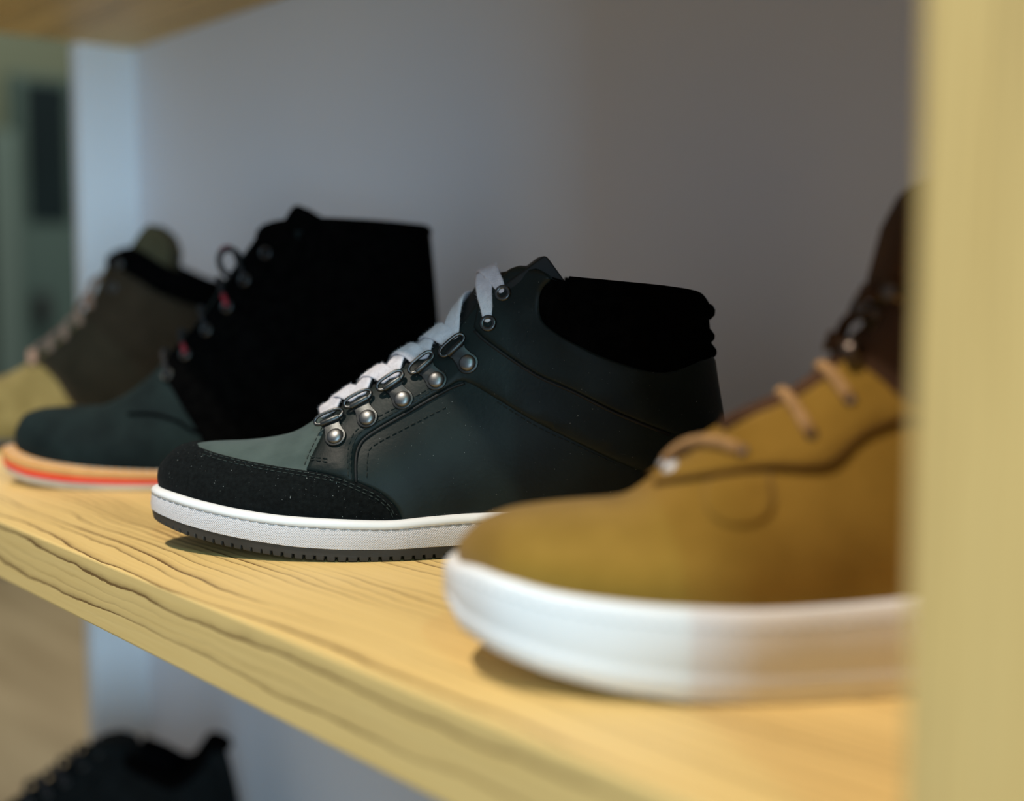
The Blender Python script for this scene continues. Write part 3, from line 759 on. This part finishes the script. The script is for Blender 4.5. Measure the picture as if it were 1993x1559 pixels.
    bm = bmesh.new(); dashes(bm, S.loop(0.805, 0.0050), 0.0040, 0.0011, 0.00035, True); link('stitching', bm, M['thread_grey'], root)
centre_boot()

# ------------------------------------------------------------------ tall black boot behind it
def cord(L, pairs, r, name, m, root, lift=0.004):
    bm = bmesh.new()
    for A, B, fl in pairs:
        P, Nn = lace_path(L, A, B, lift, o0=0.001)
        if fl: P = flip(P)
        tube(bm, P, r, 8)
    return link(name, bm, m, root)
def black_boot():
    L = Last(0.918, -0.18, [
        st((34, 868), (35, 828), 0, 0, m=(30, 846)), st((50, 884), (50, 806), .019), st((85, 895), (88, 793), .030), st((130, 903), (135, 790), .038),
        st((190, 910), (194, 788), .043), st((260, 914), (240, 770), .045), st((330, 916), (300, 724), .043, .033), st((400, 917), (345, 672), .039, .031),
        st((470, 917), (388, 622), .036, .029), st((540, 916), (433, 553), .034, .027), st((610, 915), (479, 488), .034, .026, .05), st((680, 914), (525, 438), .035, .024, .4),
        st((740, 912), (590, 430), .035, .027, 1), st((800, 910), (700, 434), .033, .030, 1), st((845, 908), (790, 441), .022, .020, 1), st((864, 906), (828, 446), .010, .010, 1), st((868, 905), (833, 452), 0, 0, 1, m=(850, 640))])
    root = root_of(L, 'boot', 'tall black boot with orange welt and red stripe around its sole', 'boot')
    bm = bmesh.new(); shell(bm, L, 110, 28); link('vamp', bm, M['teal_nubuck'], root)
    tr = L.trace
    e = tr([(316, 735), (332, 752), (360, 800), (385, 840), (400, 870), (440, 914)], 4)
    i_ = tr([(590, 420), (545, 424), (515, 438), (483, 492), (440, 556), (396, 620), (350, 672), (322, 706)], 4)
    i_ = [(0.669-0.061*k/8, 1.0) for k in range(9)]+i_[10:]
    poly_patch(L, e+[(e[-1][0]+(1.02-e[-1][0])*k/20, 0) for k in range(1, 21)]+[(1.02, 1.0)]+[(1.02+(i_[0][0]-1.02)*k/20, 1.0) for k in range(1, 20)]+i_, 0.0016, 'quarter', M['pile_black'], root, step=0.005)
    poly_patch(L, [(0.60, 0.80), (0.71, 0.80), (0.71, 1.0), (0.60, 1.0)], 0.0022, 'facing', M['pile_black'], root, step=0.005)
    t_ = tr([(250, 806), (300, 807), (345, 820), (375, 838), (415, 850), (440, 914)], 4)
    bm = bmesh.new()
    for sg in (1, -1): tube(bm, [L.at(a*sg, b, 0.0003) for a, b in t_[:18]], 0.0011, 6)
    link('seam', bm, M['pile_black'], root)
    insides(L, 0.745, root, M['pile_black'], M['lining'], r=0.0028, ql=0.65)
    prism(L, [(540, 480), (560, 432), (578, 404), (590, 401), (628, 424), (650, 500), (600, 540)], [.015, .018, .019, .019, .019, .018, .016], 'tongue', M['pile_black'], root, 0.003, 0.002)
    nodes_ = []
    for px, py in ((328, 731), (363, 691), (404, 644), (444, 598), (478, 546), (519, 493)):
        a, b = L.sv(px, py); nodes_.append((a, b))
        for s_ in (1, -1): eyelet(L, a*s_, b, 0.0018, 0.0046, root, M['metal'] if py > 700 else M['metal_dark'], 0.62)  # metal split by height: upper eyelets' tone chosen for the shade on them
    cord(L, [(nodes_[k], nodes_[k], False) for k in range(5)], 0.0016, 'laces', M['lace_black'], root)
    for k in (1, 3):
        bm = bmesh.new(); A = nodes_[k]; P, _ = lace_path(L, A, A, 0.004, o0=0.0012); P = [p+Vector((0, 0, 0.0004)) for p in P[:3]]; tube(bm, P, 0.0019, 8)
        link('lace_end', bm, M['lace_red'], root)
    bm = bmesh.new()
    R_, z_ = pl(452, 512, L.F0); c = Vector((R_-L.R0, -0.004, z_-L.dz))
    lp = [c+Vector((-0.0085*math.cos(t)*0.95, 0.004*math.sin(t), 0.0090*math.sin(t)+0.003*math.cos(t))) for t in np.linspace(-2.3, 2.3, 24)]
    lace_loop = bmesh.new(); tube(lace_loop, lp, 0.0021, 8); link('lace_loop', lace_loop, M['lace_black'], root)
    tube(bm, [p+Vector((0, 0, 0.0016)) for p in lp[13:20]], 0.0013, 8)
    link('lace_end', bm, M['lace_red'], root)
    S = Sole(L, [(8, 904), (30, 918), (68, 936), (135, 948), (203, 953), (316, 954), (500, 950), (870, 943)], N=600)
    S.band([(0.0, 0.004), (0.05, 0.0072), (0.36, 0.0085)], 'outsole', M['rubber_cream'], root)
    S.band([(0.36, 0.0085), (0.38, 0.0090), (0.60, 0.0092), (0.62, 0.0088)], 'sole_stripe', M['red'], root)
    S.band([(0.62, 0.0088), (0.64, 0.0092), (0.98, 0.0090), (1.02, 0.0080), (1.03, -0.002)], 'welt', M['welt'], root)
    bm = bmesh.new(); dashes(bm, [p+Vector((0, 0, 0.0004)) for p in S.loop(1.03, 0.0055)], 0.0045, 0.0015, 0.0005, True); link('stitching', bm, M['rubber_cream'], root)
black_boot()

# ------------------------------------------------------------------ tan boot furthest left
def tan_boot():
    L = Last(1.135, -0.35, [
        st((-178, 846), (-176, 822), 0, 0, m=(-181, 834)), st((-165, 850), (-160, 800), .019), st((-130, 853), (-130, 784), .030), st((-90, 854), (-95, 776), .038),
        st((-40, 855), (-50, 758), .043), st((10, 855), (0, 734), .045), st((70, 856), (40, 716), .043, .034), st((130, 856), (84, 684), .040, .033),
        st((190, 856), (120, 657), .036, .031), st((250, 856), (152, 624), .034, .029), st((300, 856), (184, 574), .034, .028), st((350, 856), (208, 516), .035, .027, .2),
        st((400, 855), (250, 490), .035, .027, .9), st((440, 854), (320, 527), .033, .030, 1), st((475, 853), (390, 553), .024, .022, 1), st((495, 852), (430, 560), .011, .010, 1), st((500, 851), (438, 564), 0, 0, 1, m=(475, 700))])
    root = root_of(L, 'boot', 'tan and grey-brown suede boot with dusty pink laces, furthest left behind the black boot', 'boot')
    bm = bmesh.new(); shell(bm, L, 90, 26); link('toe', bm, M['tan_suede'], root)
    tr = L.trace
    e = tr([(62, 708), (80, 712), (108, 738), (132, 775), (165, 815), (190, 853)], 4)
    hi = tr([(430, 605), (393, 600), (316, 573), (270, 545), (235, 525), (212, 522)], 4)
    i_ = tr([(190, 574), (158, 626), (126, 660), (92, 690)], 4)
    poly_patch(L, e+[(e[-1][0]+(1.02-e[-1][0])*k/20, 0) for k in range(1, 21)]+[(1.02, hi[0][1])]+hi+i_, 0.0014, 'quarter', M['taupe'], root, step=0.006)
    top = [(hi[-1][0]+(1.02-hi[-1][0])*k/20, 1.0) for k in range(21)]
    poly_patch(L, [(1.02, hi[0][1])]+hi+top, 0.0045, 'collar_panel', M['pile_black'], root, step=0.006)
    insides(L, 0.74, root, M['pile_black'], M['lining'], r=0.0042)
    prism(L, [(225, 520), (262, 486), (288, 450), (303, 437), (318, 446), (334, 461), (344, 488), (340, 540), (300, 560)], [.016, .018, .020, .020, .020, .020, .020, .019, .016], 'tongue', M['tongue_tan'], root, 0.0015, 0.002)
    nodes_ = []
    for px, py in ((66, 712), (100, 685), (130, 662), (160, 632), (180, 600), (221, 560), (238, 514)):
        a, b = L.sv(px, py); nodes_.append((a, b))
        if py < 570:
            for s_ in (1, -1): eyelet(L, a*s_, b, 0.0048 if py < 540 else 0.0016, 0.0050, root, M['metal_dark'], 0.4)
    bm = bmesh.new()
    for k in range(5):
        for fl in (False, True):
            P, Nn = lace_path(L, nodes_[k], nodes_[k], 0.004, o0=0.002) if not fl else lace_path(L, nodes_[k], nodes_[k+1], 0.005, o0=0.001)
            tube(bm, P, 0.0026, 8)
    link('laces', bm, M['lace_pink'], root)
    S = Sole(L, [(-185, 866), (-150, 872), (-90, 877), (0, 880), (100, 880), (300, 879), (500, 876)], N=400)
    S.band([(0.0, 0.003), (0.05, 0.0055), (0.9, 0.006), (1.02, 0.004), (1.02, -0.002)], 'outsole', M['rubber_dark'], root)
tan_boot()

# ------------------------------------------------------------------ ochre boot in the foreground
def ochre_boot():
    L = Last(0.468, 0.12, [
        st((893, 1088), (905, 1040), 0, 0, m=(890, 1064)), st((930, 1104), (936, 1012), .0195), st((990, 1126), (1002, 988), .031), st((1080, 1152), (1096, 976), .038),
        st((1197, 1171), (1210, 966), .044), st((1330, 1183), (1278, 925), .047), st((1480, 1188), (1362, 860), .046, .036), st((1620, 1180), (1450, 806), .042, .034),
        st((1769, 1166), (1560, 760), .038, .031), st((1900, 1152), (1640, 690), .036, .029), st((2040, 1142), (1700, 620), .035, .027), st((2180, 1140), (1728, 520), .035, .026, .05),
        st((2300, 1140), (1792, 385), .036, .024, .4), st((2400, 1140), (1990, 335), .034, .028, 1), st((2490, 1140), (2230, 340), .027, .027, 1), st((2560, 1136), (2420, 350), .013, .012, 1), st((2575, 1130), (2470, 362), 0, 0, 1, m=(2530, 750))], bulge=0.06)
    root = root_of(L, 'boot', 'large blurred ochre suede boot with thick white sole in the right foreground', 'boot')
    bm = bmesh.new(); shell(bm, L, 130, 30); link('vamp', bm, M['ochre_suede'], root)
    tr = L.trace
    seam = [(1278, 943), (1352, 931), (1486, 911), (1608, 908), (1668, 857), (1722, 828), (1800, 815), (2000, 850), (2200, 900), (2500, 960)]
    s_ = tr(seam)
    inn = tr([(1800, 395), (1740, 525), (1712, 622), (1655, 694), (1572, 768), (1468, 814), (1382, 866), (1330, 898), (1290, 930)])
    poly_patch(L, s_+[(1.02, s_[-1][1]), (1.02, 1.0)]+[(1.02+(inn[0][0]-1.02)*k/20, 1.0) for k in range(1, 20)]+inn, 0.0016, 'eyestay', M['ochre_suede'], root, step=0.005)
    dk = tr([(1636, 702), (1668, 712), (1710, 745), (1770, 795), (1850, 800), (2000, 790), (2500, 800)])
    in2 = tr([(1800, 400), (1744, 530), (1716, 624), (1664, 690)])
    poly_patch(L, dk+[(1.02, dk[-1][1]), (1.02, 1.0)]+[(1.02+(in2[0][0]-1.02)*k/20, 1.0) for k in range(1, 20)]+in2, 0.0026, 'shaft', M['brown_suede'], root, step=0.005)
    bm = bmesh.new()
    for sg in (1, -1): tube(bm, [L.at(a*sg, b, 0.0006) for a, b in s_], 0.0013, 6)
    link('seam', bm, M['ochre_dark'], root)
    poly_patch(L, tr([(1374, 936), (1368, 975), (1385, 1008), (1430, 1026), (1480, 1018), (1508, 985), (1500, 922)]), 0.0009, 'side_patch', M['ochre_suede'], root, mirror=False)
    insides(L, 0.79, root, M['brown_suede'], M['brown_suede'], r=0.0035)
    prism(L, [(1700, 560), (1735, 440), (1770, 380), (1800, 350), (1850, 340), (1930, 360), (1900, 520), (1800, 600)], [.013, .015, .017, .018, .018, .018, .016, .014], 'tongue', M['brown_suede'], root, 0.003, 0.002)
    nd = []
    for px, py in ((1310, 916), (1446, 884), (1578, 850), (1655, 781)):
        a, b = L.sv(px, py); nd.append((a, b))
        for sg in (1, -1): eyelet(L, a*sg, b, 0.0017, 0.0022 if px > 1320 else 0.0032, root, M['copper'] if px > 1320 else M['nickel'], 0.3)
    for px, py in ((1668, 700), (1712, 612), (1752, 575)):
        a, b = L.sv(px, py); nd.append((a, b))
        for sg in (1, -1):
            p = L.at(a*sg, b, 0.0028); n = L.N(a*sg, b); bm = bmesh.new()
            lathe(bm, [(0.0036, -0.0005), (0.0036, 0.0008), (0.0020, 0.0014), (0.0018, 0.0035), (0.0034, 0.0046), (0.0030, 0.0056), (0, 0.0060)], frame_at(p, n, Vector((0, 0, 1))), 20)
            link('lace_hook', bm, M['copper'], root)
    bm = bmesh.new()
    for k, fl in ((0, True), (2, False), (3, False)):
        if True:
            P, Nn = lace_path(L, nd[k], nd[k] if not fl else nd[min(k+1, 6)], 0.0012 if not fl else 0.0016, o0=0.0014)
            if fl: P = flip(P)
            tube(bm, P, 0.0023, 8)
    link('laces', bm, M['lace_tan'], root)
    ta = L.sv(1420, 852)[0]; tb = L.sv(1690, 640)[0]
    poly_patch(L, [(ta+(tb-ta)*k/20, 0.86+0.02*math.sin(k*0.9)) for k in range(21)]+[(tb+(ta-tb)*k/20, 1.02) for k in range(21)], 0.0024, 'tongue', M['brown_suede'], root, lo=0.0012)
    bm = bmesh.new()
    for k in (4, 5):
        for fl in (False, True):
            P, Nn = lace_path(L, nd[k], nd[k] if not fl else nd[k+1], 0.004, o0=0.003)
            if fl: P = flip(P)
            tube(bm, P, 0.0022, 8)
    link('laces', bm, M['brown_suede'], root)
    S = Sole(L, [(874, 1165), (900, 1208), (961, 1256), (1062, 1303), (1197, 1340), (1332, 1359), (1534, 1366), (1769, 1360), (2100, 1345), (2575, 1325)], N=700)
    S.band([(0.0, 0.003), (0.02, 0.0048), (0.30, 0.0056), (0.33, 0.0052), (0.36, 0.0055), (0.75, 0.0052), (0.97, 0.0046), (1.03, 0.0036), (1.05, 0.0018), (1.0, -0.002)], 'sole', M['rubber_white'], root)
    bm = bmesh.new(); dashes(bm, S.loop(0.84, 0.0050), 0.0032, 0.0014, 0.0004, True); link('stitching', bm, M['thread_pale'], root)
ochre_boot()

# ------------------------------------------------------------------ black shoe on the lowest board
def low_shoe():
    L = Last(1.17, -0.37, [
        st((-175, 1700), (-170, 1665), 0, 0, m=(-180, 1684)), st((-155, 1722), (-145, 1640), .020), st((-110, 1738), (-105, 1622), .032), st((-50, 1750), (-60, 1606), .040),
        st((10, 1755), (-20, 1586), .045), st((70, 1755), (15, 1562), .045), st((130, 1752), (50, 1540), .042, .033), st((190, 1748), (95, 1518), .038, .031),
        st((250, 1746), (130, 1486), .036, .029), st((310, 1745), (168, 1466), .035, .027, .2), st((360, 1744), (215, 1462), .035, .026, .6),
        st((410, 1743), (285, 1502), .034, .028, 1), st((450, 1736), (335, 1524), .030, .028, 1), st((475, 1726), (376, 1496), .020, .018, 1), st((486, 1715), (408, 1450), .009, .009, 1), st((490, 1710), (438, 1448), 0, 0, 1, m=(466, 1560))], dz=-0.4213)
    root = root_of(L, 'shoe', 'black shoe alone on the lowest board, only its top showing at the bottom left', 'shoe')
    bm = bmesh.new(); shell(bm, L, 90, 26); link('upper', bm, M['leather_matte'], root)
    insides(L, 0.70, root, M['pile_black'], M['lining'], r=0.0065)
    prism(L, [(150, 1500), (168, 1456), (195, 1437), (228, 1432), (258, 1442), (275, 1480), (230, 1520)], [.016, .018, .019, .02, .02, .018, .016], 'tongue', M['leather_matte'], root, 0.003, 0.002)
    tr = L.trace; nd = []
    i_ = tr([(215, 1448), (180, 1458), (145, 1486), (112, 1518), (70, 1545), (30, 1585)], 4)
    o_ = tr([(60, 1610), (110, 1570), (160, 1540), (200, 1500), (240, 1470)], 4)
    poly_patch(L, i_+o_, 0.0028, 'eyestay', M['leather_matte'], root, step=0.006)
    for px, py in ((60, 1570), (96, 1545), (130, 1522), (165, 1490), (195, 1466)):
        a, b = L.sv(px, py); nd.append((a, b))
        for sg in (1, -1): eyelet(L, a*sg, b, 0.0030, 0.0042, root, M['metal_dark'], 0.5)
    cord(L, [(nd[k], nd[k], False) for k in range(5)]+[(nd[k], nd[k+1], True) for k in range(4)], 0.0026, 'laces', M['lace_black'], root, 0.006)
    S = Sole(L, [(-185, 1742), (-150, 1765), (-90, 1796), (0, 1806), (200, 1806), (492, 1800)], N=400)
    S.band([(0.0, 0.003), (0.05, 0.0055), (0.95, 0.006), (1.02, 0.004), (1.02, -0.002)], 'outsole', M['rubber_dark'], root)
low_shoe()
